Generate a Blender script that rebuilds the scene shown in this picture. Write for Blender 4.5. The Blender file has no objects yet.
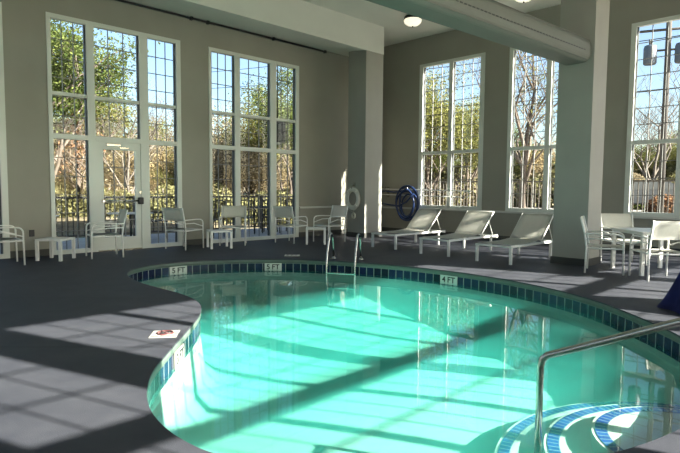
import bpy, bmesh, math, random
from mathutils import Vector, Matrix, Euler

S = bpy.context.scene
COL = S.collection
PI = math.pi

# ------------------------------------------------------------------ camera
YAW, PITCH, ROLL, FPX = 0.7925, -0.0692, 0.0080, 541.3
cam_d = bpy.data.cameras.new('camera')
cam = bpy.data.objects.new('camera', cam_d)
COL.objects.link(cam)
Fv = Vector((math.cos(YAW) * math.cos(PITCH), math.sin(YAW) * math.cos(PITCH), math.sin(PITCH)))
Rv = Vector((math.sin(YAW), -math.cos(YAW), 0))
Uv = Rv.cross(Fv)
R2 = Rv * math.cos(ROLL) + Uv * math.sin(ROLL)
U2 = -Rv * math.sin(ROLL) + Uv * math.cos(ROLL)
M3 = Matrix((R2, U2, -Fv)).transposed()
cam.matrix_world = Matrix.Translation((0, 0, 1.25)) @ M3.to_4x4()
cam_d.sensor_width = 36.0
cam_d.lens = 36.0 * FPX / 680.0
cam_d.clip_start = 0.05
cam_d.clip_end = 500
S.camera = cam

# ------------------------------------------------------------------ world, sun, exposure
S.view_settings.view_transform = 'Standard'
S.view_settings.look = 'None'
S.view_settings.gamma = 1.0
S.view_settings.use_curve_mapping = False
S.view_settings.exposure = -0.5
SUN_DIR = Vector((-.36, 1.0, -.62)).normalized()      # direction the light travels
W = bpy.data.worlds.new('sky'); S.world = W; W.use_nodes = True
nt = W.node_tree; nt.nodes.clear()
wo = nt.nodes.new('ShaderNodeOutputWorld'); bg = nt.nodes.new('ShaderNodeBackground')
sky = nt.nodes.new('ShaderNodeTexSky'); sky.sky_type = 'NISHITA'; sky.sun_disc = False
sky.sun_elevation = math.asin(-SUN_DIR.z)
sky.sun_rotation = math.atan2(-SUN_DIR.x, -SUN_DIR.y)
sky.air_density = 1.0; sky.dust_density = 1.6; sky.ozone_density = 1.5
bg.inputs['Strength'].default_value = 0.46
nt.links.new(sky.outputs[0], bg.inputs[0]); nt.links.new(bg.outputs[0], wo.inputs[0])
sun_d = bpy.data.lights.new('sun', 'SUN'); sun_d.energy = 58.0; sun_d.angle = math.radians(0.55)
sun_d.color = (1.0, .93, .82)
sun = bpy.data.objects.new('sun', sun_d); COL.objects.link(sun)
sun.rotation_euler = SUN_DIR.to_track_quat('-Z', 'Y').to_euler()
sun.location = (20, -30, 30)

# ------------------------------------------------------------------ materials
def mat(name, col, rough=.6, metal=0.0, noise=0.0, nscale=8.0, bump=0.0, bscale=60.0, spec=.5, emis=None, coat=0.0, trans=0.0):
    m = bpy.data.materials.new(name); m.use_nodes = True
    n = m.node_tree.nodes; l = m.node_tree.links
    b = n['Principled BSDF']
    b.inputs['Base Color'].default_value = (*col, 1)
    b.inputs['Roughness'].default_value = rough
    b.inputs['Metallic'].default_value = metal
    b.inputs['Specular IOR Level'].default_value = spec
    b.inputs['Coat Weight'].default_value = coat
    tc = n.new('ShaderNodeTexCoord')
    if noise:
        t = n.new('ShaderNodeTexNoise'); t.inputs['Scale'].default_value = nscale; t.inputs['Detail'].default_value = 5
        l.new(tc.outputs['Object'], t.inputs['Vector'])
        r = n.new('ShaderNodeValToRGB')
        r.color_ramp.elements[0].position = .3; r.color_ramp.elements[1].position = .7
        r.color_ramp.elements[0].color = (*[c * (1 - noise) for c in col], 1)
        r.color_ramp.elements[1].color = (*[min(1, c * (1 + noise)) for c in col], 1)
        l.new(t.outputs['Fac'], r.inputs[0]); l.new(r.outputs[0], b.inputs['Base Color'])
    if bump:
        t2 = n.new('ShaderNodeTexNoise'); t2.inputs['Scale'].default_value = bscale; t2.inputs['Detail'].default_value = 3
        l.new(tc.outputs['Object'], t2.inputs['Vector'])
        bp = n.new('ShaderNodeBump'); bp.inputs['Strength'].default_value = bump; bp.inputs['Distance'].default_value = .01
        l.new(t2.outputs['Fac'], bp.inputs['Height']); l.new(bp.outputs[0], b.inputs['Normal'])
    if emis:
        b.inputs['Emission Color'].default_value = (*emis[0], 1); b.inputs['Emission Strength'].default_value = emis[1]
    return m

def leafmat(name, c1, c2):
    m = bpy.data.materials.new(name); m.use_nodes = True
    n = m.node_tree.nodes; l = m.node_tree.links; n.clear()
    o = n.new('ShaderNodeOutputMaterial'); d = n.new('ShaderNodeBsdfDiffuse'); t = n.new('ShaderNodeBsdfTranslucent')
    mx = n.new('ShaderNodeMixShader'); mx.inputs[0].default_value = .4
    g = n.new('ShaderNodeNewGeometry'); r = n.new('ShaderNodeValToRGB')
    r.color_ramp.elements[0].color = (*c1, 1); r.color_ramp.elements[1].color = (*c2, 1)
    l.new(g.outputs['Random Per Island'], r.inputs[0])
    l.new(r.outputs[0], d.inputs[0]); l.new(r.outputs[0], t.inputs[0])
    l.new(d.outputs[0], mx.inputs[1]); l.new(t.outputs[0], mx.inputs[2]); l.new(mx.outputs[0], o.inputs[0])
    return m

def fresnel_both(n, l, ior):
    # the same reflectance from either side of the surface
    f = n.new('ShaderNodeFresnel'); g = n.new('ShaderNodeNewGeometry'); m = n.new('ShaderNodeMath')
    m.operation = 'MULTIPLY_ADD'; m.inputs[1].default_value = 1 / ior - ior; m.inputs[2].default_value = ior
    l.new(g.outputs['Backfacing'], m.inputs[0]); l.new(m.outputs[0], f.inputs[0])
    return f

def glassmat(name, tint=(.96, .98, .97)):
    m = bpy.data.materials.new(name); m.use_nodes = True
    n = m.node_tree.nodes; l = m.node_tree.links; n.clear()
    o = n.new('ShaderNodeOutputMaterial'); t = n.new('ShaderNodeBsdfTransparent'); g = n.new('ShaderNodeBsdfGlossy')
    t.inputs[0].default_value = (*tint, 1); g.inputs['Roughness'].default_value = 0.0
    f = fresnel_both(n, l, 1.3)
    mx = n.new('ShaderNodeMixShader')
    l.new(f.outputs[0], mx.inputs[0]); l.new(t.outputs[0], mx.inputs[1]); l.new(g.outputs[0], mx.inputs[2]); l.new(mx.outputs[0], o.inputs[0])
    return m

M = {}
M['wall'] = mat('wall_paint', (.30, .29, .245), .75, noise=.05, nscale=1.3, bump=.08, bscale=90)
M['column'] = mat('column_paint', (.34, .335, .30), .7, noise=.04, nscale=2)
M['ceiling'] = mat('ceiling_paint', (.66, .66, .60), .8, noise=.03, nscale=1.5)
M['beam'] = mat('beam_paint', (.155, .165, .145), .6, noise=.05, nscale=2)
M['trim'] = mat('trim_paint', (.60, .60, .56), .45)
M['frame'] = mat('frame_paint', (.66, .69, .64), .4)
M['frame_dark'] = mat('frame_gasket', (.05, .055, .055), .5)
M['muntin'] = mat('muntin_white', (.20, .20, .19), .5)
M['baseboard'] = mat('baseboard_paint', (.055, .055, .05), .6)
M['sling'] = mat('sling_fabric', (.80, .79, .73), .7, noise=.05, nscale=40, bump=.3, bscale=400)
def sling_translucent(m):
    n = m.node_tree.nodes; l = m.node_tree.links; b = n['Principled BSDF']; o = n['Material Output']
    t = n.new('ShaderNodeBsdfTranslucent'); t.inputs[0].default_value = (.80, .79, .72, 1)
    mx = n.new('ShaderNodeMixShader'); mx.inputs[0].default_value = .45
    l.new(b.outputs[0], mx.inputs[1]); l.new(t.outputs[0], mx.inputs[2]); l.new(mx.outputs[0], o.inputs['Surface'])
sling_translucent(M['sling'])
M['alu'] = mat('white_aluminium', (.82, .82, .78), .35)
M['steel'] = mat('stainless_steel', (.55, .54, .50), .22, metal=1.0)
M['black'] = mat('black_metal', (.02, .02, .022), .5)
M['iron'] = mat('dark_iron', (.018, .016, .015), .6)
M['rail_metal'] = mat('railing_bronze', (.07, .055, .045), .6)
M['rail_pale'] = mat('railing_grey', (.065, .055, .045), .6)
M['hose'] = mat('hose_blue', (.010, .03, .11), .35)
M['navy'] = mat('navy_fabric', (.008, .014, .13), .7, noise=.2, nscale=6)
M['ring'] = mat('ring_white', (.68, .68, .62), .5)
M['rope'] = mat('rope', (.55, .52, .45), .8)
M['marker'] = mat('marker_tile', (.55, .55, .50), .3)
M['marker_sun_dimmed'] = mat('marker_sun_dimmed', (.27, .27, .25), .6, noise=.15, nscale=30)  # darker copy of marker for sunlit tiles; the sun is offset in the colour
M['ink'] = mat('marker_ink', (.01, .01, .012), .5)
M['red'] = mat('marker_red', (.10, .03, .03), .5)
M['plaster'] = mat('pool_plaster', (.39, .39, .35), .7, noise=.03, nscale=3)
M['coping'] = mat('coping_plaster', (.09, .12, .10), .5, noise=.1, nscale=9)
M['lamp_glass'] = mat('lamp_glass', (.9, .88, .78), .3, emis=((1, .9, .68), 1.4))
M['glass'] = glassmat('window_glass')
M['bark'] = mat('bark', (.09, .07, .055), .9, noise=.4, nscale=6)
M['bark_pale'] = mat('bark_pale', (.10, .085, .07), .9, noise=.3, nscale=6)
M['wood_pole'] = mat('pole_wood', (.06, .055, .05), .9, noise=.2, nscale=3)
M['transformer'] = mat('transformer_grey', (.07, .085, .11), .5)
M['leaf_green'] = leafmat('leaf_green', (.030, .050, .014), (.15, .18, .055))
M['leaf_yellow'] = leafmat('leaf_yellow', (.075, .085, .026), (.25, .245, .085))
M['leaf_gold'] = leafmat('leaf_gold', (.14, .10, .05), (.42, .33, .18))
M['leaf_tan'] = leafmat('leaf_tan', (.15, .12, .075), (.42, .36, .25))
M['leaf_olive'] = leafmat('leaf_olive', (.07, .07, .03), (.24, .23, .11))
M['leaf_red'] = leafmat('leaf_red', (.10, .05, .03), (.27, .16, .09))
M['patio'] = mat('patio_concrete', (.42, .41, .40), .85, noise=.1, nscale=2)
M['concrete'] = mat('drive_concrete', (.24, .225, .20), .85, noise=.1, nscale=.7)
M['litter'] = mat('leaf_litter', (.11, .09, .05), .95, noise=.5, nscale=1.5)
M['stone'] = mat('stone_wall', (.06, .055, .045), .9, noise=.3, nscale=3)
M['car'] = mat('car_paint', (.05, .055, .06), .3, coat=.5)
M['tyre'] = mat('tyre', (.015, .015, .015), .8)
M['paper'] = mat('umbrella_canvas', (.02, .02, .025), .8)

def deck_material():
    m = mat('deck_coating', (.040, .043, .052), .6, bump=.25, bscale=140, spec=.25)
    n = m.node_tree.nodes; l = m.node_tree.links; b = n['Principled BSDF']
    tc = n.new('ShaderNodeTexCoord')
    a = n.new('ShaderNodeTexNoise'); a.inputs['Scale'].default_value = 2.2; a.inputs['Detail'].default_value = 8; a.inputs['Roughness'].default_value = .7
    l.new(tc.outputs['Object'], a.inputs['Vector'])
    r = n.new('ShaderNodeValToRGB'); r.color_ramp.elements[0].position = .3; r.color_ramp.elements[1].position = .72
    r.color_ramp.elements[0].color = (.026, .028, .037, 1); r.color_ramp.elements[1].color = (.046, .048, .058, 1)
    l.new(a.outputs['Fac'], r.inputs[0])
    # thin control joints
    sp = n.new('ShaderNodeSeparateXYZ'); l.new(tc.outputs['Object'], sp.inputs[0])
    def joint(a_, b_, off, per):
        c = n.new('ShaderNodeMath'); c.operation = 'MULTIPLY'; c.inputs[1].default_value = a_; l.new(sp.outputs['X'], c.inputs[0])
        d = n.new('ShaderNodeMath'); d.operation = 'MULTIPLY_ADD'; d.inputs[1].default_value = b_; l.new(sp.outputs['Y'], d.inputs[0]); l.new(c.outputs[0], d.inputs[2])
        e = n.new('ShaderNodeMath'); e.operation = 'ADD'; e.inputs[1].default_value = off; l.new(d.outputs[0], e.inputs[0])
        f = n.new('ShaderNodeMath'); f.operation = 'PINGPONG'; f.inputs[1].default_value = per / 2; l.new(e.outputs[0], f.inputs[0])
        g = n.new('ShaderNodeMath'); g.operation = 'LESS_THAN'; g.inputs[1].default_value = .006; l.new(f.outputs[0], g.inputs[0])
        return g
    j1 = joint(.683, .73, -4.21, 1.9)
    mx = n.new('ShaderNodeMix'); mx.data_type = 'RGBA'
    l.new(j1.outputs[0], mx.inputs['Factor']); l.new(r.outputs[0], mx.inputs['A']); mx.inputs['B'].default_value = (.012, .012, .014, 1)
    l.new(mx.outputs['Result'], b.inputs['Base Color'])
    return m
M['deck'] = deck_material()

def tile_material(name, blue, dark, grout, su, sv):
    m = bpy.data.materials.new(name); m.use_nodes = True
    n = m.node_tree.nodes; l = m.node_tree.links; b = n['Principled BSDF']
    b.inputs['Roughness'].default_value = .25; b.inputs['Specular IOR Level'].default_value = .3
    uv = n.new('ShaderNodeUVMap'); uv.uv_map = 'UVMap'
    sp = n.new('ShaderNodeSeparateXYZ'); l.new(uv.outputs[0], sp.inputs[0])
    def edge(sock, size, w):
        p = n.new('ShaderNodeMath'); p.operation = 'PINGPONG'; p.inputs[1].default_value = size / 2; l.new(sp.outputs[sock], p.inputs[0])
        g = n.new('ShaderNodeMath'); g.operation = 'LESS_THAN'; g.inputs[1].default_value = w; l.new(p.outputs[0], g.inputs[0]); return g
    e1 = edge('X', su, .006); e2 = edge('Y', sv, .006)
    mxm = n.new('ShaderNodeMath'); mxm.operation = 'MAXIMUM'; l.new(e1.outputs[0], mxm.inputs[0]); l.new(e2.outputs[0], mxm.inputs[1])
    # per tile tone
    s1 = n.new('ShaderNodeMath'); s1.operation = 'SNAP'; s1.inputs[1].default_value = su; l.new(sp.outputs['X'], s1.inputs[0])
    wn = n.new('ShaderNodeTexWhiteNoise'); wn.noise_dimensions = '1D'; l.new(s1.outputs[0], wn.inputs['W'])
    tone = n.new('ShaderNodeMix'); tone.data_type = 'RGBA'; tone.inputs['A'].default_value = (*dark, 1); tone.inputs['B'].default_value = (*blue, 1)
    l.new(wn.outputs['Value'], tone.inputs['Factor'])
    fin = n.new('ShaderNodeMix'); fin.data_type = 'RGBA'; fin.inputs['B'].default_value = (*grout, 1)
    l.new(mxm.outputs[0], fin.inputs['Factor']); l.new(tone.outputs['Result'], fin.inputs['A'])
    l.new(fin.outputs['Result'], b.inputs['Base Color'])
    return m
M['band'] = tile_material('band_tiles', (.007, .014, .055), (.003, .005, .015), (.22, .25, .23), .135, 10)
M['step_tile'] = tile_material('step_tiles', (.012, .04, .20), (.006, .022, .13), (.12, .17, .22), .055, 10)

def water_material():
    m = bpy.data.materials.new('pool_water'); m.use_nodes = True
    n = m.node_tree.nodes; l = m.node_tree.links; n.clear()
    o = n.new('ShaderNodeOutputMaterial'); t = n.new('ShaderNodeBsdfTransparent'); g = n.new('ShaderNodeBsdfGlossy')
    t.inputs[0].default_value = (.97, 1, .99, 1); g.inputs['Roughness'].default_value = 0.0
    f = fresnel_both(n, l, 1.33)
    tc = n.new('ShaderNodeTexCoord'); no = n.new('ShaderNodeTexNoise'); no.inputs['Scale'].default_value = 2.2; no.inputs['Detail'].default_value = 2
    l.new(tc.outputs['Object'], no.inputs['Vector'])
    bp = n.new('ShaderNodeBump'); bp.inputs['Strength'].default_value = .02; bp.inputs['Distance'].default_value = .05
    l.new(no.outputs['Fac'], bp.inputs['Height']); l.new(bp.outputs[0], g.inputs['Normal'])
    mx = n.new('ShaderNodeMixShader')
    l.new(f.outputs[0], mx.inputs[0]); l.new(t.outputs[0], mx.inputs[1]); l.new(g.outputs[0], mx.inputs[2]); l.new(mx.outputs[0], o.inputs['Surface'])
    v = n.new('ShaderNodeVolumeAbsorption'); v.inputs['Color'].default_value = (.16, .95, .88, 1); v.inputs['Density'].default_value = .85
    sc = n.new('ShaderNodeVolumeScatter'); sc.inputs['Color'].default_value = (.14, 1.0, .88, 1); sc.inputs['Density'].default_value = .25
    ad = n.new('ShaderNodeAddShader'); l.new(v.outputs[0], ad.inputs[0]); l.new(sc.outputs[0], ad.inputs[1])
    l.new(ad.outputs[0], o.inputs['Volume'])
    return m
M['water'] = water_material()

# ------------------------------------------------------------------ mesh helper
class MB:
    def __init__(self):
        self.bm = bmesh.new(); self.uv = None
    def box(self, a, b, rot=None, pivot=None, bevel=0):
        a = Vector(a); b = Vector(b)
        c = (a + b) / 2; s = b - a
        r = bmesh.ops.create_cube(self.bm, size=1)
        vs = r['verts']
        bmesh.ops.scale(self.bm, vec=(abs(s.x), abs(s.y), abs(s.z)), verts=vs)
        if bevel:
            es = list({e for v in vs for e in v.link_edges})
            rb = bmesh.ops.bevel(self.bm, geom=es, offset=bevel, segments=2, affect='EDGES', profile=.6)
            vs = list({v for f in rb['faces'] for v in f.verts} | {v for v in vs if v.is_valid})
        bmesh.ops.translate(self.bm, vec=c, verts=vs)
        if rot is not None:
            p = Vector(pivot) if pivot is not None else c
            bmesh.ops.rotate(self.bm, cent=p, matrix=rot, verts=vs)
        return vs
    def tube(self, pts, r, segs=8, cap=True, closed=False, flat=1.0):
        pts = [Vector(p) for p in pts]; n = len(pts); rings = []
        rr = r if isinstance(r, (list, tuple)) else [r] * n
        prev = None
        for i, p in enumerate(pts):
            if closed: t = (pts[(i + 1) % n] - pts[i - 1])
            elif i == 0: t = pts[1] - pts[0]
            elif i == n - 1: t = pts[-1] - pts[-2]
            else: t = (pts[i + 1] - pts[i]).normalized() + (pts[i] - pts[i - 1]).normalized()
            t = t.normalized() if t.length > 1e-9 else Vector((0, 0, 1))
            if prev is None:
                up = Vector((0, 0, 1)) if abs(t.z) < .95 else Vector((1, 0, 0))
                a = t.cross(up).normalized()
            else:
                a = (prev - t * prev.dot(t)); a = a.normalized() if a.length > 1e-6 else t.orthogonal().normalized()
            prev = a; b = t.cross(a)
            rings.append([self.bm.verts.new(p + (a * math.cos(2 * PI * k / segs) + b * math.sin(2 * PI * k / segs) * flat) * rr[i]) for k in range(segs)])
        m = n if closed else n - 1
        for i in range(m):
            A, B = rings[i], rings[(i + 1) % n]
            for k in range(segs):
                f = self.bm.faces.new((A[k], A[(k + 1) % segs], B[(k + 1) % segs], B[k])); f.smooth = True
        if cap and not closed:
            self.bm.faces.new(rings[0][::-1]); self.bm.faces.new(rings[-1])
    def lathe(self, prof, c=(0, 0, 0), segs=24):
        c = Vector(c); rings = []
        for r, z in prof:
            rings.append([self.bm.verts.new(c + Vector((r * math.cos(2 * PI * k / segs), r * math.sin(2 * PI * k / segs), z))) for k in range(segs)])
        for A, B in zip(rings, rings[1:]):
            for k in range(segs):
                f = self.bm.faces.new((A[k], A[(k + 1) % segs], B[(k + 1) % segs], B[k])); f.smooth = True
        self.bm.faces.new(rings[0][::-1]); self.bm.faces.new(rings[-1])
    def prism(self, poly, vec):
        """closed prism: polygon points swept by a vector"""
        vec = Vector(vec)
        A = [self.bm.verts.new(Vector(p)) for p in poly]; B = [self.bm.verts.new(Vector(p) + vec) for p in poly]
        self.bm.faces.new(A[::-1]); self.bm.faces.new(B)
        n = len(poly)
        for k in range(n): self.bm.faces.new((A[k], A[(k + 1) % n], B[(k + 1) % n], B[k]))
    def sheet(self, fn, nu, nv, thick=0.0):
        V = [[self.bm.verts.new(Vector(fn(i / nu, j / nv))) for j in range(nv + 1)] for i in range(nu + 1)]
        fs = []
        for i in range(nu):
            for j in range(nv):
                f = self.bm.faces.new((V[i][j], V[i + 1][j], V[i + 1][j + 1], V[i][j + 1])); f.smooth = True; fs.append(f)
        if thick: bmesh.ops.solidify(self.bm, geom=fs, thickness=thick)
    def build(self, name, m, parent=None, loc=(0, 0, 0), rz=0, fix=True):
        if fix: bmesh.ops.recalc_face_normals(self.bm, faces=self.bm.faces[:])
        me = bpy.data.meshes.new(name); self.bm.to_mesh(me); self.bm.free()
        me.materials.append(m if not isinstance(m, str) else M[m])
        o = bpy.data.objects.new(name, me); COL.objects.link(o)
        if parent: o.parent = parent
        o.location = loc; o.rotation_euler = (0, 0, rz)
        return o

def tag(o, label, cat, group=None, kind=None):
    o['label'] = label; o['category'] = cat
    if group: o['group'] = group
    if kind: o['kind'] = kind
    return o
def thing(name, label, cat, loc=(0, 0, 0), rz=0, group=None):
    o = bpy.data.objects.new(name, None); COL.objects.link(o)
    o.empty_display_size = .1
    o.location = loc; o.rotation_euler = (0, 0, rz)
    return tag(o, label, cat, group)
def struct(o):
    o['kind'] = 'structure'; return o
def sempty(name, loc=(0, 0, 0)):
    o = bpy.data.objects.new(name, None); COL.objects.link(o); o.location = loc; o['kind'] = 'structure'; return o
def dup(root, loc, rz, label, scale=None, group=None):
    r = root.copy(); COL.objects.link(r); r.location = loc; r.rotation_euler = (0, 0, rz); r['label'] = label
    if scale: r.scale = scale if isinstance(scale, (tuple, list)) else (scale,) * 3
    if group: r['group'] = group
    for ch in list(root.children):
        c = ch.copy(); COL.objects.link(c); c.parent = r
        for g in list(ch.children):
            d = g.copy(); COL.objects.link(d); d.parent = c
    return r
def arc(c, r, a0, a1, n, ax='yz'):
    out = []
    for i in range(n + 1):
        a = a0 + (a1 - a0) * i / n
        u, v = r * math.cos(a), r * math.sin(a)
        if ax == 'yz': out.append((c[0], c[1] + u, c[2] + v))
        elif ax == 'xz': out.append((c[0] + u, c[1], c[2] + v))
        else: out.append((c[0] + u, c[1] + v, c[2]))
    return out
def text_mesh(name, txt, size, m, parent, matrix, depth=.002):
    cu = bpy.data.curves.new(name + '_curve', 'FONT'); cu.body = txt; cu.size = size; cu.extrude = depth
    cu.align_x = 'CENTER'; cu.align_y = 'CENTER'; cu.offset = size * .02; cu.space_character = 1.05
    tmp = bpy.data.objects.new('tmp', cu); COL.objects.link(tmp)
    me = bpy.data.meshes.new_from_object(tmp.evaluated_get(bpy.context.evaluated_depsgraph_get()))
    bpy.data.objects.remove(tmp); bpy.data.curves.remove(cu)
    me.name = name; me.materials.clear(); me.materials.append(M[m])
    o = bpy.data.objects.new(name, me); COL.objects.link(o); o.parent = parent; o.matrix_local = matrix
    return o

# ------------------------------------------------------------------ room dimensions
YA, XB, YC, XD = 10.72, 12.31, -2.0, -4.0       # left wall, right wall, rear wall, near-left wall
ZC = 5.44
TH = .16

def wall(name, axis, pos, out, lo, hi, zhi, openings):
    """axis 'x': the wall plane is y=pos and runs along x; openings = (a, b, z0, z1)"""
    mb = MB()
    def bx(a, b, z0, z1):
        if b - a < 1e-4 or z1 - z0 < 1e-4: return
        p0, p1 = sorted((pos, pos + out))
        if axis == 'x': mb.box((a, p0, z0), (b, p1, z1))
        else: mb.box((p0, a, z0), (p1, b, z1))
    cur = lo
    for a, b, z0, z1 in sorted(openings):
        bx(cur, a, -.12, zhi)
        bx(a, b, -.12, z0); bx(a, b, z1, zhi)
        cur = b
    bx(cur, hi, -.12, zhi)
    return struct(mb.build(name, 'wall'))

WL = [(-3.39, -.79), (-.11, 2.49), (3.17, 5.77), (6.45, 9.05)]
HL = 4.35
WR = [(1.96, 3.94), (4.66, 6.66), (7.33, 9.36), (-1.85, 1.64)]
HR, SR = 4.70, .74
WC = [(-2.9, .1), (.42, 3.42), (3.80, 6.80), (7.05, 10.05), (10.3, 11.7), (11.76, 12.24)]  # last two openings, out of view, shaped to steer sun past the column
HC = [4.70, 4.70, 4.70, 4.70, 3.3, 4.70]
wall('wall_left', 'x', YA, TH, XD - TH, XB + TH, 5.7, [(a, b, 0.0, HL) for a, b in WL])
wall('wall_right', 'y', XB, TH, YC, YA, 5.7, [(a, b, SR, HR if a > 0 else 5.2) for a, b in WR])
wall('wall_rear', 'x', YC, -TH, XD - TH, XB + TH, 5.7, [(a, b, 0.0, h) for (a, b), h in zip(WC, HC)])
wall('wall_near', 'y', XD, -TH, YC, YA, 5.7, [(1.0, 3.6, 0, HR), (5.0, 7.6, 0, HR)])  # unseen wall; its two openings are added to let sky light in
mb = MB(); mb.box((XD - TH, YC - TH, ZC), (XB + TH, YA + TH, ZC + .3)); struct(mb.build('ceiling', 'ceiling'))

# ------------------------------------------------------------------ pool outline
PTS = [(1.29, 2.21), (1.27, 2.41), (1.28, 2.68), (1.33, 2.91), (1.45, 3.19), (1.62, 3.48), (1.89, 3.78), (2.27, 4.21), (2.68, 4.66),
       (2.95, 5.05), (3.08, 5.47), (3.12, 5.9), (3.07, 6.5), (3.08, 7.07), (3.22, 7.6), (3.5, 7.98), (3.86, 8.2), (4.25, 8.29), (4.76, 8.22), (5.38, 7.93),
       (6.04, 7.34), (6.52, 6.57), (6.85, 5.57), (6.96, 4.84), (6.95, 4.14), (6.83, 3.45), (6.6, 2.8), (6.28, 2.22), (5.88, 1.69), (5.43, 1.23),
       (4.9, .88), (4.35, .68), (3.78, .62), (3.21, .70), (2.76, .82), (2.25, 1.04), (1.8, 1.35), (1.45, 1.8)]
PTS = [((x + .10) if x > 6 else x, (y + .13) if y > 7.2 else (y + .05 if x > 6 and y > 5 else y)) for x, y in PTS]
def catmull(P, k):
    out = []; n = len(P)
    for i in range(n):
        p0, p1, p2, p3 = [Vector((*P[(i + j) % n], 0)) for j in (-1, 0, 1, 2)]
        for s in range(k):
            t = s / k
            out.append(.5 * ((2 * p1) + (p2 - p0) * t + (2 * p0 - 5 * p1 + 4 * p2 - p3) * t * t + (3 * p1 - p0 - 3 * p2 + p3) * t ** 3))
    return out
# light smoothing of the measured outline, then a spline through it
Pm = [Vector((*p, 0)) for p in PTS]; n_ = len(Pm)
Pm = [(Pm[i - 1] + Pm[i] * 3 + Pm[(i + 1) % n_]) / 5 for i in range(n_)]
POOL = catmull([(p.x, p.y) for p in Pm], 6)
NP = len(POOL)
ALEN = [0.0]
for i in range(NP): ALEN.append(ALEN[-1] + (POOL[(i + 1) % NP] - POOL[i]).length)
def pnormal(i):                       # outward (away from the water)
    t = (POOL[(i + 1) % NP] - POOL[i - 1]).normalized()
    return Vector((-t.y, t.x, 0)) if True else t
area = sum(POOL[i].x * POOL[(i + 1) % NP].y - POOL[(i + 1) % NP].x * POOL[i].y for i in range(NP)) / 2
SGN = -1 if area > 0 else 1
def off(i, d): return POOL[i % NP] + pnormal(i % NP) * SGN * d

def floor_with_hole(name, rect, hole, z, th, m):
    bm = bmesh.new()
    x0, y0, x1, y1 = rect
    nb = 24
    outer = [Vector((x0 + (x1 - x0) * i / nb, y0, z)) for i in range(nb)] + [Vector((x1, y0 + (y1 - y0) * i / nb, z)) for i in range(nb)] + \
            [Vector((x1 - (x1 - x0) * i / nb, y1, z)) for i in range(nb)] + [Vector((x0, y1 - (y1 - y0) * i / nb, z)) for i in range(nb)]
    es = []
    for loop in (outer, [Vector((p.x, p.y, z)) for p in hole]):
        vs = [bm.verts.new(p) for p in loop]
        es += [bm.edges.new((vs[i], vs[(i + 1) % len(vs)])) for i in range(len(vs))]
    bmesh.ops.triangle_fill(bm, use_beauty=True, use_dissolve=False, edges=es, normal=(0, 0, 1))
    r = bmesh.ops.extrude_face_region(bm, geom=bm.faces[:])
    bmesh.ops.translate(bm, vec=(0, 0, -th), verts=[v for v in r['geom'] if isinstance(v, bmesh.types.BMVert)])
    mb = MB(); mb.bm.free(); mb.bm = bm
    return mb.build(name, m)
deck = struct(floor_with_hole('floor', (XD, YC, XB, YA), [off(i, -.006) for i in range(NP)], 0.0, .014, 'deck'))

def ribbon(name, prof, m, smooth=True):
    """prof: list of (offset, z); swept round the pool, uv = (arclength, profile length)"""
    bm = bmesh.new(); uvl = bm.loops.layers.uv.new('UVMap')
    V = [[bm.verts.new(off(i, d) + Vector((0, 0, z))) for d, z in prof] for i in range(NP)]
    pl = [0]
    for a, b in zip(prof, prof[1:]): pl.append(pl[-1] + math.hypot(a[0] - b[0], a[1] - b[1]))
    for i in range(NP):
        j = (i + 1) % NP
        for k in range(len(prof) - 1):
            f = bm.faces.new((V[i][k], V[j][k], V[j][k + 1], V[i][k + 1])); f.smooth = smooth
            for lp, (u, v) in zip(f.loops, ((ALEN[i], pl[k]), (ALEN[i + 1], pl[k]), (ALEN[i + 1], pl[k + 1]), (ALEN[i], pl[k + 1]))):
                lp[uvl].uv = (u, v)
    me = bpy.data.meshes.new(name); bm.to_mesh(me); bm.free(); me.materials.append(M[m])
    o = bpy.data.objects.new(name, me); COL.objects.link(o); return o
WZ = -.19
pool = sempty('trim_1'); pool['label'] = 'freeform pool shell'
c = ribbon('pool_coping', [(.004, -.012), (.0, -.016), (0, -.072), (.010, -.078)], 'coping'); c.parent = pool
c = ribbon('tile_band', [(.008, -.075), (.008, -.24)], 'band'); c.parent = pool
# pool bowl: floor slopes from the step end to the deep far-left end
def pool_z(x, y):
    t = max(0, min(1, (math.hypot(x - 3.7, y - .5) - 1.3) / 4.0))
    u = max(0, min(1, (math.hypot(x - 3.7, y - .5) - 3.5) / 3.5))
    return -.62 - .22 * (t * t * (3 - 2 * t)) + .20 * (u * u * (3 - 2 * u))
bm = bmesh.new()
cen = sum(POOL, Vector()) / NP
cen = Vector((4.6, 4.4, 0))
rings = []
NR = 14
for k in range(NR + 1):
    ring = []
    for i in range(NP):
        p = off(i, .012)
        if k == 0: q = Vector((p.x, p.y, -.24))
        else:
            t = (k - 1) / (NR - 1)
            s = 1 - .03 - .97 * t
            base = cen + (p - cen) * s
            q = Vector((base.x, base.y, pool_z(base.x, base.y) + (.10 if k == 1 else 0)))
        ring.append(bm.verts.new(q))
    rings.append(ring)
for A_, B_ in zip(rings, rings[1:]):
    for i in range(NP):
        j = (i + 1) % NP
        f = bm.faces.new((A_[i], A_[j], B_[j], B_[i])); f.smooth = True
bmesh.ops.remove_doubles(bm, verts=bm.verts[:], dist=1e-4)
me = bpy.data.meshes.new('pool_bowl'); bm.to_mesh(me); bm.free(); me.materials.append(M['plaster'])
o = bpy.data.objects.new('pool_bowl', me); COL.objects.link(o); o.parent = pool

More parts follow.
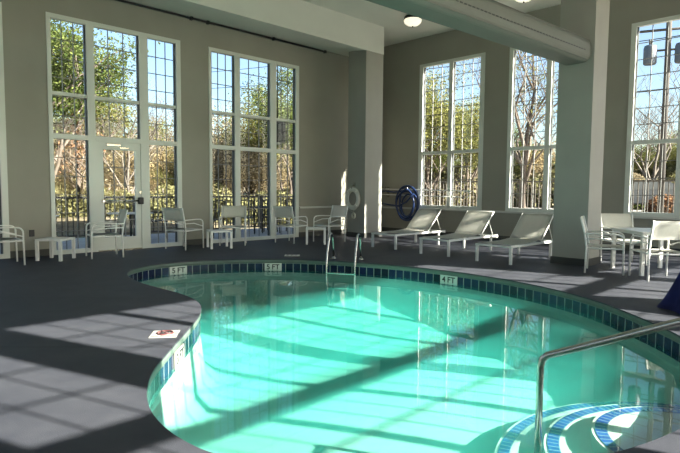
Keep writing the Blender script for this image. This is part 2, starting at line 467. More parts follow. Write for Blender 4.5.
# entry steps: three curved treads with a blue tile nosing
def step(zt, c, r, zb):
    mb = MB()
    # tread clipped to the pool by the wall behind: points on the arc joined to the near wall
    pts = []
    a0, a1 = math.radians(-10), math.radians(172)
    for k in range(49):
        a = a0 + (a1 - a0) * k / 48
        pts.append((c[0] + r * math.cos(a), c[1] + r * math.sin(a), zb))
    mb.prism(pts, (0, 0, zt - zb))
    s = mb.build('step_tread', 'plaster', pool)
    bm = bmesh.new(); uvl = bm.loops.layers.uv.new('UVMap')
    prev = None
    w = .075
    for k in range(97):
        a = a0 + (a1 - a0) * k / 96
        d = Vector((math.cos(a), math.sin(a), 0)); cc = Vector((c[0], c[1], 0))
        row = [bm.verts.new(cc + d * (r - .02 - w) + Vector((0, 0, zt + .004))), bm.verts.new(cc + d * (r - .02) + Vector((0, 0, zt + .004)))]
        if prev:
            f = bm.faces.new((prev[0], prev[1], row[1], row[0]))
            for lp, uv in zip(f.loops, ((u0, 0), (u0, w), (a * r, w), (a * r, 0))): lp[uvl].uv = uv
        prev = row; u0 = a * r
    me = bpy.data.meshes.new('step_nosing'); bm.to_mesh(me); bm.free(); me.materials.append(M['step_tile'])
    o = bpy.data.objects.new('step_nosing', me); COL.objects.link(o); o.parent = s
step(-.28, (3.78, .73), .59, -.70)
step(-.37, (3.74, .585), .99, -.70)
step(-.46, (3.70, .455), 1.39, -.70)

# the water, a closed body
bm = bmesh.new()
top = [bm.verts.new(off(i, .004) + Vector((0, 0, WZ))) for i in range(NP)]
bot = [bm.verts.new(off(i, .004) + Vector((0, 0, -1.2))) for i in range(NP)]
bm.faces.new(top); bm.faces.new(bot[::-1])
for i in range(NP): bm.faces.new((top[i], top[(i + 1) % NP], bot[(i + 1) % NP], bot[i]))
bmesh.ops.recalc_face_normals(bm, faces=bm.faces[:])
me = bpy.data.meshes.new('pool_water'); bm.to_mesh(me); bm.free(); me.materials.append(M['water'])
o = bpy.data.objects.new('pool_water', me); COL.objects.link(o)
tag(o, 'still turquoise water filling the curved swimming pool', 'water', kind='stuff')

# depth markers on the band and on the deck
def near_index(x, y): return min(range(NP), key=lambda i: (POOL[i].x - x) ** 2 + (POOL[i].y - y) ** 2)
def band_marker(x, y, txt, label, ink='ink', w=.30, tile='marker'):
    i = near_index(x, y); nrm = pnormal(i) * SGN
    p = off(i, -.004); inward = -nrm; xax = Vector((0, 0, 1)).cross(inward).normalized()
    mtx = Matrix((xax, Vector((0, 0, 1)), inward)).transposed().to_4x4()
    t = thing('depth_marker', label, 'sign', (0, 0, 0)); t.matrix_world = Matrix.Translation(p + Vector((0, 0, -.145))) @ mtx
    mb = MB(); mb.box((-w / 2, -.068, -.006), (w / 2, .068, .006)); mb.build('tile', tile, t)
    text_mesh('depth_number', txt.split()[0], .125, ink, t, Matrix.Translation((-.085, 0, .007)))
    text_mesh('depth_unit', txt.split()[1], .125, ink, t, Matrix.Translation((.045, 0, .007)))
band_marker(4.40, 8.27, '5 FT', 'white 5 FT depth tile in the far pool band, the left one of the pair')
band_marker(5.78, 7.62, '5 FT', 'white 5 FT depth tile in the far pool band, nearer the ladder')
band_marker(6.97, 4.68, '4 FT', 'white 4 FT depth tile in the pool band in front of the loungers')
band_marker(2.17, 4.10, '3 FT', 'white FT depth tile in the sunlit band of the near deck curve', 'ink', .28, 'marker_sun_dimmed')
t = thing('deck_marker', 'square white no diving tile set in the near deck by the pool edge', 'sign', (2.13, 4.28, .001), math.radians(-37))
mb = MB(); mb.box((-.13, -.13, 0), (.13, .13, .006)); mb.build('tile', 'marker_sun_dimmed', t); t.scale = (.85, .85, 1)
mb = MB(); mb.tube([(.075 * math.cos(a) + .0, .075 * math.sin(a) + .02, .008) for a in [2 * PI * k / 24 for k in range(24)]], .009, 6, closed=True)
mb.tube([(-.055, .075, .008), (.055, -.035, .008)], .008, 6); mb.build('prohibition_ring', 'red', t)
mb = MB(); mb.tube([(-.05, .0, .008), (-.01, .03, .008), (.035, .045, .008)], .009, 6); mb.lathe([(.014, 0), (.014, .003)], (.05, .055, .0065), 12)
mb.tube([(-.06, -.02, .008), (-.02, -.01, .008), (.02, -.02, .008), (.06, -.01, .008)], .006, 6); mb.build('diver_figure', 'ink', t)
text_mesh('lettering', 'NO DIVING', .042, 'ink', t, Matrix.Translation((0, -.098, .006)), .001)
t = thing('deck_marker', 'small white depth tile flat on the far deck before the ladder', 'sign', (6.43, 7.79, .001), math.radians(-42))
mb = MB(); mb.box((-.14, -.10, 0), (.14, .10, .006)); mb.build('tile', 'marker', t)
text_mesh('depth_number', '5', .13, 'ink', t, Matrix.Translation((-.085, 0, .006)), .001)
text_mesh('depth_unit', 'FT', .13, 'ink', t, Matrix.Translation((.04, 0, .006)), .001)

# ------------------------------------------------------------------ soffit, beam, columns, ledges
mb = MB(); mb.prism([(XD, 9.44, 4.74), (XD, YA, 4.90), (XD, YA, ZC), (XD, 9.44, ZC)], (10.86 - XD, 0, 0)); struct(mb.build('ceiling_soffit', 'ceiling'))
def column(name, x0, y0, x1, y1, z1):
    mb = MB(); mb.box((x0, y0, 0), (x1, y1, z1)); c = struct(mb.build(name, 'column'))
    mb = MB(); mb.box((x0 - .02, y0 - .02, 0), (x1 + .02, y1 + .02, .12)); mb.build('baseboard', 'baseboard', c)
column('column_left', 10.20, 9.45, 10.85, 10.07, 4.80)
column('column_right', 9.17, 3.48, 9.74, 4.06, ZC)
# rounded air duct that runs from the right column back over the pool
ang = math.atan2(.062, -1)
beam = sempty('ceiling_duct', (9.17, 3.78, 3.535)); beam.rotation_euler = (0, 0, ang)
def rr(hw, hh, r, n=6):
    out = []
    for cx, cy, a0 in ((hw - r, hh - r, 0), (-hw + r, hh - r, PI / 2), (-hw + r, -hh + r, PI), (hw - r, -hh + r, 1.5 * PI)):
        for k in range(n + 1):
            a = a0 + PI / 2 * k / n; out.append((cx + r * math.cos(a), cy + r * math.sin(a)))
    return out
prof = rr(.25, .19, .13)
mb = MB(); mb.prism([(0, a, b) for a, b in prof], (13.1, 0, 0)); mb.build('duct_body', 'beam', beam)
mb = MB()
for k in range(150): mb.box((.2 + k * .085, .246, -.045), (.25 + k * .085, .256, -.030))
mb.build('slot_grille', 'frame_dark', beam)
mb = MB(); mb.box((0, .216, .145), (13, .228, .157)); mb.box((0, .216, -.157), (13, .228, -.145)); mb.build('seam_strip', 'beam', beam)
mb = MB(); mb.prism([(-.0, a * 1.02, b * 1.02) for a, b in prof], (.02, 0, 0)); mb.build('end_collar', 'beam', beam)

mb = MB(); mb.box((XB - .055, YC, SR - .05), (XB, YA, SR), bevel=.008); struct(mb.build('trim_2', 'trim'))
mb = MB(); mb.box((9.05, YA - .07, .74), (XB, YA, .785), bevel=.008); struct(mb.build('trim_3', 'trim'))
mb = MB()
for a, b in ((XD, -3.39), (-.79, -.11), (2.49, 3.17), (5.77, 6.45), (9.05, XB)): mb.box((a, YA - .02, 0), (b, YA, .12))
struct(mb.build('baseboard_left', 'baseboard'))
mb = MB(); mb.box((XB - .02, YC, 0), (XB, YA, .12)); struct(mb.build('baseboard_right', 'baseboard'))
# conduit under the soffit
mb = MB(); mb.tube([(XD + .1, YA - .04, 4.86), (9.96, YA - .04, 4.86)], .022, 8); cnd = mb.build('conduit_pipe', 'black')
tag(cnd, 'thin black pipe running under the soffit above the left windows', 'pipe')
for x in (1.2, 3.5, 6.0, 6.4, 8.2, 9.9):
    mb = MB(); mb.box((x, YA - .075, 4.825), (x + .05, YA, 4.895)); mb.build('clamp', 'black', cnd)

# ------------------------------------------------------------------ windows
def window(name, axis, pos, out, a, b, z0, z1, panels, trans, rail=None, skip=None, spacing=.335, mcols=3, casing=.06):
    """panels: (lo, hi) glass extents relative to a; trans: (z_lo, z_hi) transom bar"""
    w = sempty(name)
    s = 1 if out > 0 else -1
    def V(u, d, z): return (u, pos + d * s, z) if axis == 'x' else (pos + d * s, u, z)
    def bx(mb, u0, u1, z0_, z1_, d0, d1): 
        p, q = V(u0, d0, z0_), V(u1, d1, z1_)
        mb.box([min(i, j) for i, j in zip(p, q)], [max(i, j) for i, j in zip(p, q)])
    mb = MB(); A, B = a, b
    D0, D1 = -.02, .085
    bx(mb, A, a + panels[0][0], z0, z1, D0, D1); bx(mb, a + panels[-1][1], B, z0, z1, D0, D1)
    for p, q in zip(panels, panels[1:]): bx(mb, a + p[1], a + q[0], z0, z1, D0 + .005, D1)
    bt = .08
    for k, (p0, p1) in enumerate(panels):
        bx(mb, a + p0, a + p1, z1 - .08, z1, D0, D1)
        if skip != k: bx(mb, a + p0, a + p1, z0, z0 + bt, D0, D1)
        bx(mb, a + p0, a + p1, trans[0], trans[1], D0, D1)
        if rail: bx(mb, a + p0, a + p1, rail - .03, rail + .03, .0, D1)
    mb.build('window_frame', 'frame', w)
    mbm = MB(); mbg = MB(); mbk = MB()
    for k, (p0, p1) in enumerate(panels):
        segs = [(trans[1], z1 - .08)]
        if skip != k: segs.append((z0 + bt, trans[0]))
        for s0, s1 in segs:
            for c in range(1, mcols):
                u = a + p0 + (p1 - p0) * c / mcols; bx(mbm, u - .007, u + .007, s0, s1, .055, .075)
            nz = max(1, round((s1 - s0) / spacing))
            for r in range(1, nz):
                z = s0 + (s1 - s0) * r / nz; bx(mbm, a + p0, a + p1, z - .007, z + .007, .055, .075)
            bx(mbg, a + p0, a + p1, s0, s1, .062, .068)
            # dark gasket down the reveal
            bx(mbk, a + p0, a + p0 + .012, s0, s1, .03, .09); bx(mbk, a + p1 - .02, a + p1, s0, s1, .03, .09)
    mbm.build('muntin_grid', 'muntin', w); mbg.build('window_glass', 'glass', w); mbk.build('gasket', 'frame_dark', w)
    return w
PL = [(.07, .68), (.82, 1.70), (1.88, 2.50)]
PR_ = [(.10, .94), (1.06, 1.90)]
window('window_1', 'x', YA, 1, *WL[1], 0, HL, PL, (2.13, 2.22), 2.95)
window('window_2', 'x', YA, 1, *WL[2], 0, HL, PL, (2.13, 2.22), 2.95, skip=1)
window('window_3', 'x', YA, 1, *WL[3], 0, HL, PL, (2.13, 2.22), 2.95)
window('window_4', 'y', XB, 1, *WR[2], SR, HR, [(.12, .94), (1.06, 1.91)], (2.22, 2.30))
window('window_5', 'y', XB, 1, *WR[1], SR, HR, PR_, (2.22, 2.30))
window('window_6', 'y', XB, 1, *WR[0], SR, HR, [(.10, .93), (1.05, 1.88)], (2.22, 2.30))
window('window_7', 'y', XB, 1, *WR[3], SR, 5.2, [(.06, 1.12), (1.17, 2.28), (2.33, 3.43)], (2.22, 2.30))  # out of view, widened and heightened to bring sun onto the loungers
for k, (a, b) in enumerate(WC):
    wd = b - a
    pl = [(.05, .98), (1.05, 1.95), (2.02, 2.95)] if wd > 2.3 else ([(.05, .68), (.72, 1.35)] if wd > 1 else [(.04, .44)])
    window('window_%d' % (8 + k), 'x', YC, -1, a, b, 0, HC[k], pl, (2.80, 2.98), None, spacing=.42, mcols=3)
window('window_16', 'x', YA, 1, *WL[0], 0, HL, PL, (2.13, 2.22), 2.95)
window('window_14', 'y', XD, -1, 1.0, 3.6, 0, HR, PL, (2.13, 2.25), 3.1)  # this one and the next are added, unseen, to brighten the room
window('window_15', 'y', XD, -1, 5.0, 7.6, 0, HR, PL, (2.13, 2.25), 3.1)

# door inside window_2
dr = sempty('door_1')
dx0, dx1 = 3.17 + .82, 3.17 + 1.76
y0 = YA + .01
mb = MB()
gx0, gx1, gz0, gz1 = 4.13, 4.76, .26, 1.98
mb.box((dx0, y0, .02), (gx0, y0 + .045, 2.13)); mb.box((gx1, y0, .02), (dx1, y0 + .045, 2.13))
mb.box((gx0, y0, .02), (gx1, y0 + .045, gz0)); mb.box((gx0, y0, gz1), (gx1, y0 + .045, 2.13))
mb.build('door_leaf', 'frame', dr)
mb = MB(); mb.box((gx0, y0 + .02, gz0), (gx1, y0 + .026, gz1)); mb.build('door_glass', 'glass', dr)
mb = MB()
for u in (1, 2): mb.box((gx0 + (gx1 - gx0) * u / 3 - .008, y0 + .012, gz0), (gx0 + (gx1 - gx0) * u / 3 + .008, y0 + .034, gz1))
for u in range(1, 5): mb.box((gx0, y0 + .012, gz0 + (gz1 - gz0) * u / 5 - .008), (gx1, y0 + .034, gz0 + (gz1 - gz0) * u / 5 + .008))
mb.build('muntin_grid', 'muntin', dr)
mb = MB(); mb.box((dx1 - .005, y0 - .002, .02), (dx1 + .012, y0 + .03, 2.13)); mb.build('door_gap', 'frame_dark', dr)
mb = MB(); mb.tube([(4.10, y0 - .055, .98), (4.84, y0 - .055, .98)], .016, 8); mb.box((4.08, y0 - .07, .955), (4.12, y0, 1.005)); pb = mb.build('panic_bar', 'steel', dr)
mb = MB(); mb.box((4.80, y0 - .075, .91), (4.90, y0, 1.05), bevel=.02); h = mb.build('latch_case', 'black', pb)
mb = MB(); mb.lathe([(.03, -.01), (.03, .01)], (0, 0, 0), 16); l_ = mb.build('deadbolt', 'steel', dr, loc=(4.86, y0 - .008, 1.15)); l_.rotation_euler = (PI / 2, 0, 0)
mb = MB(); mb.box((4.18, y0 - .05, 2.04), (4.46, y0, 2.10), bevel=.012); mb.box((4.44, y0 - .03, 2.01), (4.62, y0 - .015, 2.035)); mb.build('door_closer', 'steel', dr)
mb = MB(); mb.box((dx0 - .17 + .04, y0 - .02, .0), (dx1 + .2, y0 + .1, .02)); mb.build('threshold', 'steel', dr)

# ------------------------------------------------------------------ ceiling lights
def lamp(x, y, label):
    t = thing('ceiling_light', label, 'lamp', (x, y, ZC))
    mb = MB(); mb.lathe([(.17, 0), (.20, -.02), (.21, -.07), (.17, -.09)], (0, 0, 0), 24); mb.build('base', 'black', t)
    mb = MB(); mb.lathe([(.19, -.08), (.215, -.10), (.20, -.16), (.13, -.215), (.03, -.235)], (0, 0, 0), 24); mb.build('lamp_shade', 'lamp_glass', t)
    mb = MB(); mb.lathe([(.012, -.23), (.02, -.25), (.005, -.27)], (0, 0, 0), 10); mb.build('finial', 'black', t)
lamp(10.65, 8.35, 'lit flush ceiling light with black base left of the duct')
lamp(10.90, 5.62, 'lit flush ceiling light beyond the duct at the top edge')

# ------------------------------------------------------------------ chairs
def make_chair(name, label):
    t = thing(name, label, 'chair')
    for s in (-1, 1):
        x = s * .27
        mb = MB(); mb.tube([(x, -.25, 0), (x, -.24, .40), (x, -.27, .60), (x, -.335, .85)], .014, 6); mb.build('leg', 'alu', t)
        mb = MB(); mb.tube([(x, .27, 0), (x, .26, .50)] + arc((x, .18, .52), .08, 0, PI / 2, 5), .014, 6); mb.build('leg', 'alu', t)
        mb = MB(); mb.tube([(x, .20, .602), (x * 1.03, .05, .610), (x, -.27, .60)], .017, 6, flat=.7); mb.build('armrest', 'alu', t)
        mb = MB(); mb.tube([(x, .255, .46), (x, 0, .53), (x, -.26, .53)], .010, 6); mb.build('side_rail', 'alu', t)
    mb = MB(); mb.tube([(-.27, .25, .39), (.27, .25, .39)], .014, 6); mb.tube([(-.27, -.235, .38), (.27, -.235, .38)], .014, 6)
    for s in (-1, 1): mb.tube([(s * .25, .25, .39), (s * .25, -.24, .38)], .014, 6)
    mb.build('seat_frame', 'alu', t)
    mb = MB(); mb.sheet(lambda u, v: ((u - .5) * .49, -.23 + .49 * v, .405 - .02 * math.sin(PI * u) * math.sin(PI * v) + (.005 if v < 1 else -.01)), 6, 6, .012); mb.build('seat', 'sling', t)
    mb = MB(); mb.sheet(lambda u, v: ((u - .5) * .525, -.268 - .07 * v - .015 * math.sin(PI * u), .585 + .265 * v), 6, 4, .012); mb.build('backrest', 'sling', t)
    return t
def facing(dx, dy): return math.atan2(dy, dx) - PI / 2
c2 = make_chair('patio_chair', 'white sling armchair side-on in front of the glass door, facing left')
c2.location = (3.80, 9.88, 0); c2.rotation_euler = (0, 0, facing(-.55, .10))
G = 'white armchairs along the left windows'
c2['group'] = G
dup(c2, (2.18, 9.90, 0), facing(1, -.05), 'white armchair cut by the left edge of the photo beside a low table')
dup(c2, (5.52, 10.17, 0), facing(.93, .30), 'white armchair on the pier side right of the glass door, seen from behind')
dup(c2, (6.74, 10.22, 0), facing(-.6, -.8), 'white armchair facing the pool before the left part of the second window')
dup(c2, (8.02, 9.75, 0), facing(.96, .22), 'white armchair seen from behind at the right part of the second window')
dup(c2, (8.82, 9.30, 0), facing(-1, .05), 'white armchair in front of the sun slits, left of the life ring column')
G2 = 'white armchairs round the square table'
d1 = dup(c2, (8.77, 3.06, 0), facing(.30, -.95), 'white armchair side-on right beside the thick right column', group=G2)
dup(c2, (10.10, 3.22, 0), facing(-.75, -.65), 'white armchair with sunlit back behind the square table, under the window', group=G2)
dup(c2, (8.66, 2.30 - .02, 0), facing(.72, .69), 'white armchair seen from behind at the right edge of the photo', group=G2)

def low_table(label, loc, rz, w=.45, d=.45, h=.37, leg=.045, first=[None]):
    if first[0]:
        return dup(first[0], loc, rz, label)
    t = thing('side_table', label, 'table', loc, rz, 'low white side tables between the armchairs')
    mb = MB(); mb.box((-w / 2, -d / 2, h - .035), (w / 2, d / 2, h), bevel=.005); mb.build('tabletop', 'alu', t)
    for sx in (-1, 1):
        for sy in (-1, 1):
            x, y = sx * (w / 2 - leg / 2), sy * (d / 2 - leg / 2)
            mb = MB(); mb.box((x - leg / 2, y - leg / 2, 0), (x + leg / 2, y + leg / 2, h - .035)); mb.build('leg', 'alu', t)
    first[0] = t; return t
low_table('low white side table left of the glass door', (3.02, 10.02, 0), math.radians(-48))
low_table('low white side table between the two armchairs left of the second window', (6.14, 9.83, 0), math.radians(-20))
low_table('low white side table near the sunlit slits left of the life ring column', (8.25, 9.15, 0), math.radians(-42))

t = thing('dining_table', 'square white metal table with corner legs by the right column', 'table', (9.36, 2.56, 0), math.radians(46.5))
mb = MB(); mb.box((-.45, -.43, .635), (.45, .43, .655), bevel=.005); mb.box((-.42, -.40, .60), (.42, .40, .637)); mb.build('tabletop', 'alu', t)
for sx in (-1, 1):
    for sy in (-1, 1):
        mb = MB(); mb.box((sx * .41 - .025, sy * .39 - .025, 0), (sx * .41 + .025, sy * .39 + .025, .6)); mb.build('leg', 'alu', t)

# loungers: local +X towards the head
def make_lounger(label):
    t = thing('sun_lounger', label, 'sun lounger', group='white sun loungers under the right windows')
    W2 = .32
    for s in (-1, 1):
        for x in (.03, 1.55):
            mb = MB(); mb.box((x - .02, s * W2 - .02, 0), (x + .02, s * W2 + .02, .30)); mb.build('leg', 'alu', t)
    mb = MB()
    for s in (-1, 1): mb.box((0, s * W2 - .02, .28), (1.76, s * W2 + .02, .32))
    for x in (.0, .55, 1.14, 1.72): mb.box((x, -W2, .285), (x + .04, W2, .315))
    mb.build('frame', 'alu', t)
    mb = MB(); mb.sheet(lambda u, v: (.01 + 1.15 * u, (v - .5) * .60, .335 - .018 * math.sin(PI * u) + .02 * u * u), 10, 4, .014); mb.build('seat', 'sling', t)
    mb = MB(); mb.sheet(lambda u, v: (1.16 + .49 * u - .02 * math.sin(PI * u), (v - .5) * .60, .355 + .45 * u), 8, 4, .014); br = mb.build('backrest', 'sling', t)
    mb = MB()
    for s in (-1, 1): mb.tube([(1.17, s * .31, .33), (1.66, s * .31, .80)], .014, 6)
    mb.tube([(1.66, -.31, .80), (1.66, .31, .80)], .014, 6); mb.build('back_frame', 'alu', br)
    for s in (-1, 1):
        mb = MB(); mb.tube([(1.50, s * .28, .645), (1.70, s * .28, .31)], .009, 6); mb.build('strut', 'alu', t)
    for s in (-1, 1):
        mb = MB(); mb.box((1.74, s * W2 - .026, .265), (1.79, s * W2 + .026, .325)); mb.build('end_cap', 'alu', t)
    return t
L = make_lounger('white sun lounger nearest the blue hose, the far one of three')
L.location = (8.68, 7.50, 0)
dup(L, (8.50, 6.07, 0), 0, 'white sun lounger in the middle of the three')
dup(L, (8.36, 4.74, 0), 0, 'white sun lounger beside the thick right column, nearest of three')

# ------------------------------------------------------------------ life ring, hose, poles
t = thing('life_ring', 'white ring buoy hanging on the left column', 'life ring', (10.135, 9.82, 1.0))
mb = MB(); mb.tube([(0, .205 * math.cos(a), .235 * math.sin(a)) for a in [2 * PI * k / 32 for k in range(32)]], .06, 12, closed=True, flat=.8); mb.build('ring', 'ring', t)
for k in range(4):
    a = PI / 4 + k * PI / 2
    cc = Vector((0, .205 * math.cos(a), .235 * math.sin(a))); tg = Vector((0, -math.sin(a), math.cos(a)))
    mb = MB(); mb.tube([cc - tg * .025, cc + tg * .025], .064, 12, flat=.85); mb.build('strap', 'sling', t)
mb = MB(); mb.tube([(-.02, .285 * math.cos(a) , .315 * math.sin(a) - .01 * math.cos(4 * a)) for a in [2 * PI * k / 32 for k in range(32)]], .007, 5, closed=True); mb.build('rope', 'rope', t)
mb = MB(); mb.tube([(10.19, 9.82, 1.36), (10.12, 9.82, 1.34), (10.09, 9.82, 1.30), (10.10, 9.82, 1.25)], .01, 6); mb.box((10.18, 9.79, 1.30), (10.2, 9.85, 1.42))
tag(mb.build('ring_hook', 'steel'), 'metal hook on the left column holding up the ring buoy', 'hook')
t = thing('throw_bag', 'small pale bundle of line hanging under the ring buoy', 'rope', (10.13, 9.78, .56))
mb = MB(); mb.tube([(0, .05 * math.cos(a), .06 * math.sin(a)) for a in [2 * PI * k / 16 for k in range(16)]], .028, 8, closed=True); mb.build('bundle', 'rope', t)
mb = MB(); mb.tube([(0, 0, .07), (.01, .02, .17), (.04, .0, .19)], .006, 5); mb.build('cord', 'rope', t)

t = thing('hose', 'coiled dark blue vacuum hose hanging on the right wall', 'hose', (12.12, 9.62, .84))
mb = MB(); pts = []
for k in range(5 * 28):
    a = 2 * PI * k / 28; q = k / (5 * 28)
    ry = .30 + .10 * math.sin(q * 9); rz_ = .40 + .08 * math.cos(q * 7)
    pts.append((.10 - .14 * (q), ry * math.cos(a) + .05 * math.sin(q * 12), rz_ * math.sin(a) + .05 * math.cos(q * 8)))
mb.tube(pts, .026, 8); mb.build('coil', 'hose', t)
mb = MB(); mb.tube([(.0, -.05, .42), (.02, .2, .36), (.05, .5, .33), (.10, .85, .36), (.13, 1.05, .35)], .026, 8); mb.build('upper_tail', 'hose', t)
mb = MB(); mb.tube([(.0, -.25, .3), (.0, .0, .06), (.02, .3, -.06), (.07, .7, -.04), (.13, 1.05, .0)], .026, 8); mb.build('lower_tail', 'hose', t)
mb = MB(); mb.tube([(XB - .10, 7.55, 1.22), (XB - .10, 10.68, 1.26)], .016, 8); p = mb.build('skimmer_pole', 'alu')
tag(p, 'long pale pole lying along the right wall behind the blue hose', 'pole')
mb = MB(); mb.tube([(XB - .10, 7.9, 1.06), (XB - .10, 10.6, 1.10)], .013, 8)
mb.tube([(XB - .10, 7.9, 1.06), (XB - .10, 7.7, 1.06), (XB - .10, 7.62, 1.12), (XB - .10, 7.66, 1.2)], .010, 6)
tag(mb.build('shepherd_crook', 'alu'), 'lower pale rescue pole with hooked end along the right wall', 'pole')
for y in (9.62, 10.45):
    t = thing('wall_hook', 'metal wall bracket holding the poles ' + ('behind the blue hose' if y < 10 else 'near the room corner'), 'hook', (XB, y, 1.2))
    mb = MB(); mb.box((-.02, -.03, -.18), (0, .03, .12)); mb.build('plate', 'steel', t)
    mb = MB(); mb.tube([(-.01, 0, .0), (-.13, 0, -.0), (-.17, 0, .05), (-.14, 0, .12)], .012, 6); mb.build('hook', 'steel', t)

# ------------------------------------------------------------------ pool ladder and grab rail
t = thing('pool_ladder', 'stainless steel ladder with two hooped rails at the far pool edge', 'ladder', (6.52, 6.56, 0), math.atan2(.50, .86))
# local +x away from water, y along the edge
for s in (-1, 1):
    y = s * .25
    mb = MB()
    mb.tube([(-.09, y, -.75), (-.09, y, -.1), (-.04, y, .15), (.05, y, .35)] + arc((.17, y, .35), .12, PI * .95, 0.15, 8, 'xz') + [(.33, y, .18), (.38, y, .0)], .019, 10)
    r = mb.build('handrail', 'steel', t)
    mb = MB(); mb.lathe([(.045, 0), (.045, .012), (.024, .03)], (.38, y, 0), 16); mb.build('escutcheon', 'steel', r)
for z in (-.19, -.44, -.68):
    mb = MB(); mb.box((-.13, -.25, z - .012), (-.05, .25, z + .012), bevel=.004); mb.build('tread', 'steel', t)

t = thing('grab_rail', 'bent stainless steel grab rail rising from the pool steps', 'handrail', (3.19, 1.46, 0))
pts = [(0, 0, -.46), (0, 0, .17), (.002, -.012, .215), (.005, -.04, .245), (.02, -.10, .27), (-.02, -.72, .575), (-.06, -1.35, .85), (-.07, -1.45, .865), (-.08, -1.53, .83), (-.08, -1.56, .76), (-.08, -1.56, 0)]
mb = MB(); mb.tube(pts, .0215, 14); mb.build('rail_tube', 'steel', t)
mb = MB(); mb.lathe([(.05, 0), (.05, .012), (.028, .03)], (-.08, -1.56, .001), 18); mb.build('escutcheon', 'steel', t)

# navy cover
t = thing('draped_cover', 'navy blue fabric cover draped over a stand at the right edge', 'cover', (6.81, 1.13, 0))
mb = MB()
def cov(u, v):
    a = 2 * PI * u; r = .60 - .36 * v ** .8
    r *= 1 + .06 * math.sin(7 * a) * (1 - v) + .03 * math.sin(13 * a)
    if v > .97: r = .05
    return (r * math.cos(a), r * math.sin(a), .004 + .95 * v)
mb.sheet(cov, 72, 14, .006); mb.build('cover', 'navy', t)
mb = MB(); mb.lathe([(.22, 0), (.22, .03), (.04, .05), (.04, .90)], (0, 0, .002), 16); mb.build('stand', 'black', t)
# small black outlet by the left pier
mb = MB(); mb.box((2.80, YA - .03, .36), (2.88, YA, .48), bevel=.006); tag(mb.build('wall_outlet', 'black'), 'small black outlet cover low on the pier at far left', 'outlet')

# ------------------------------------------------------------------ OUTSIDE
PZ = .02
mb = MB(); mb.box((-12, YA + TH, -.3), (XB + TH, 13.9, 0)); struct(mb.build('ground_patio', 'patio'))
def hillground(name, x0, x1, y0, y1, fn, m, n=40):
    mb = MB(); mb.sheet(lambda u, v: (x0 + (x1 - x0) * u, y0 + (y1 - y0) * v, fn(x0 + (x1 - x0) * u, y0 + (y1 - y0) * v)), n, n)
    return struct(mb.build(name, m))
def woods(x, y):
    d = y - 13.9
    h = -.35 + .12 * math.sin(x * .3) + .05 * max(0, d)
    return min(h, 6)
hillground('ground_woods', -45, 60, 13.92, 75, woods, 'litter')
mb = MB(); mb.box((XB + TH, -30, -.4), (30, 13.9, .34)); struct(mb.build('ground_drive', 'concrete'))
hillground('ground_bank', 30, 95, -30, 60, lambda x, y: -.1 + .09 * max(0, x - 31) + (.44 if x > 31 else .3), 'litter')
mb = MB(); mb.box((-40, -40, -.5), (XB + TH, YC - TH, -.02)); struct(mb.build('ground_rear', 'concrete'))
mb = MB(); mb.box((XB + TH, -40, -.5), (30, -30, .3)); struct(mb.build('ground_lot', 'concrete'))

def fence(name, p0, p1, z0, z1, m, label, step=.125, posts=2.0):
    p0 = Vector((*p0, 0)); p1 = Vector((*p1, 0)); d = p1 - p0; Ln = d.length; rz = math.atan2(d.y, d.x)
    t = thing(name, label, 'fence', (p0.x, p0.y, z0), rz)
    h = z1 - z0
    mb = MB(); mb.box((0, -.03, h - .05), (Ln, .03, h)); mb.build('top_rail', m, t)
    mb = MB(); mb.box((0, -.02, .06), (Ln, .02, .10)); mb.build('bottom_rail', m, t)
    n = max(1, round(Ln / posts))
    for k in range(n + 1):
        x = Ln * k / n
        mb = MB(); mb.box((x - .04, -.04, 0), (x + .04, .04, h + .02)); mb.build('post', m, t)
        if k < n:
            mb = MB(); q = int(Ln / n / step)
            for i in range(1, q): mb.box((x + i * Ln / n / q - .011, -.011, .1), (x + i * Ln / n / q + .011, .011, h - .05))
            mb.build('baluster_panel', m, t)
    return t
fence('railing', (-6, 13.6), (12.0, 13.6), 0, 1.02, 'rail_metal', 'dark metal railing with thin balusters beyond the left windows')
fence('railing', (16.2, -2), (16.2, 13.4), .34, 1.56, 'rail_pale', 'sunlit grey picket railing beyond the right windows', .12, 2.4)

# outdoor furniture on the shaded patio
def out_table(label, loc, r=.42, h=.66):
    t = thing('patio_table', label, 'table', loc)
    mb = MB(); mb.lathe([(r, h - .02), (r + .01, h - .01), (r, h)], (0, 0, 0), 28); mb.build('tabletop', 'marker', t)
    mb = MB(); mb.tube([(0, 0, .02), (0, 0, h - .02)], .025, 8); mb.build('pedestal', 'iron', t)
    mb = MB(); mb.lathe([(.22, 0), (.20, .03), (.04, .05)], (0, 0, 0), 18); mb.build('base', 'iron', t)
out_table('round white topped table outside the left pane beside the door', (3.35, 12.1, 0), .36)
out_table('round white topped table outside behind the glass door', (5.35, 12.35, 0), .50)
def make_iron_chair(label):
    t = thing('iron_chair', label, 'chair', group='dark iron chairs on the patio')
    for s in (-1, 1):
        mb = MB(); mb.tube([(s * .22, -.2, 0), (s * .2, -.2, .44), (s * .2, -.28, .9)], .016, 6); mb.build('leg', 'iron', t)
        mb = MB(); mb.tube([(s * .24, .24, 0), (s * .22, .22, .44), (s * .25, .18, .64), (s * .25, -.2, .66)], .016, 6); mb.build('leg', 'iron', t)
    mb = MB(); mb.box((-.23, -.22, .43), (.23, .24, .46), bevel=.01); mb.build('seat', 'iron', t)
    mb = MB()
    for k in range(7): mb.tube([(-.19 + .063 * k, -.205, .5), (-.19 + .063 * k, -.275, .88)], .012, 5)
    mb.tube([(-.21, -.28, .90), (0, -.29, .94), (.21, -.28, .90)], .017, 6); mb.tube([(-.2, -.21, .5), (.2, -.21, .5)], .014, 6)
    mb.build('backrest', 'iron', t)
    return t
ic = make_iron_chair('dark iron patio chair outside the left part of the second window')
ic.location = (7.35, 12.1, 0); ic.rotation_euler = (0, 0, 1.9)
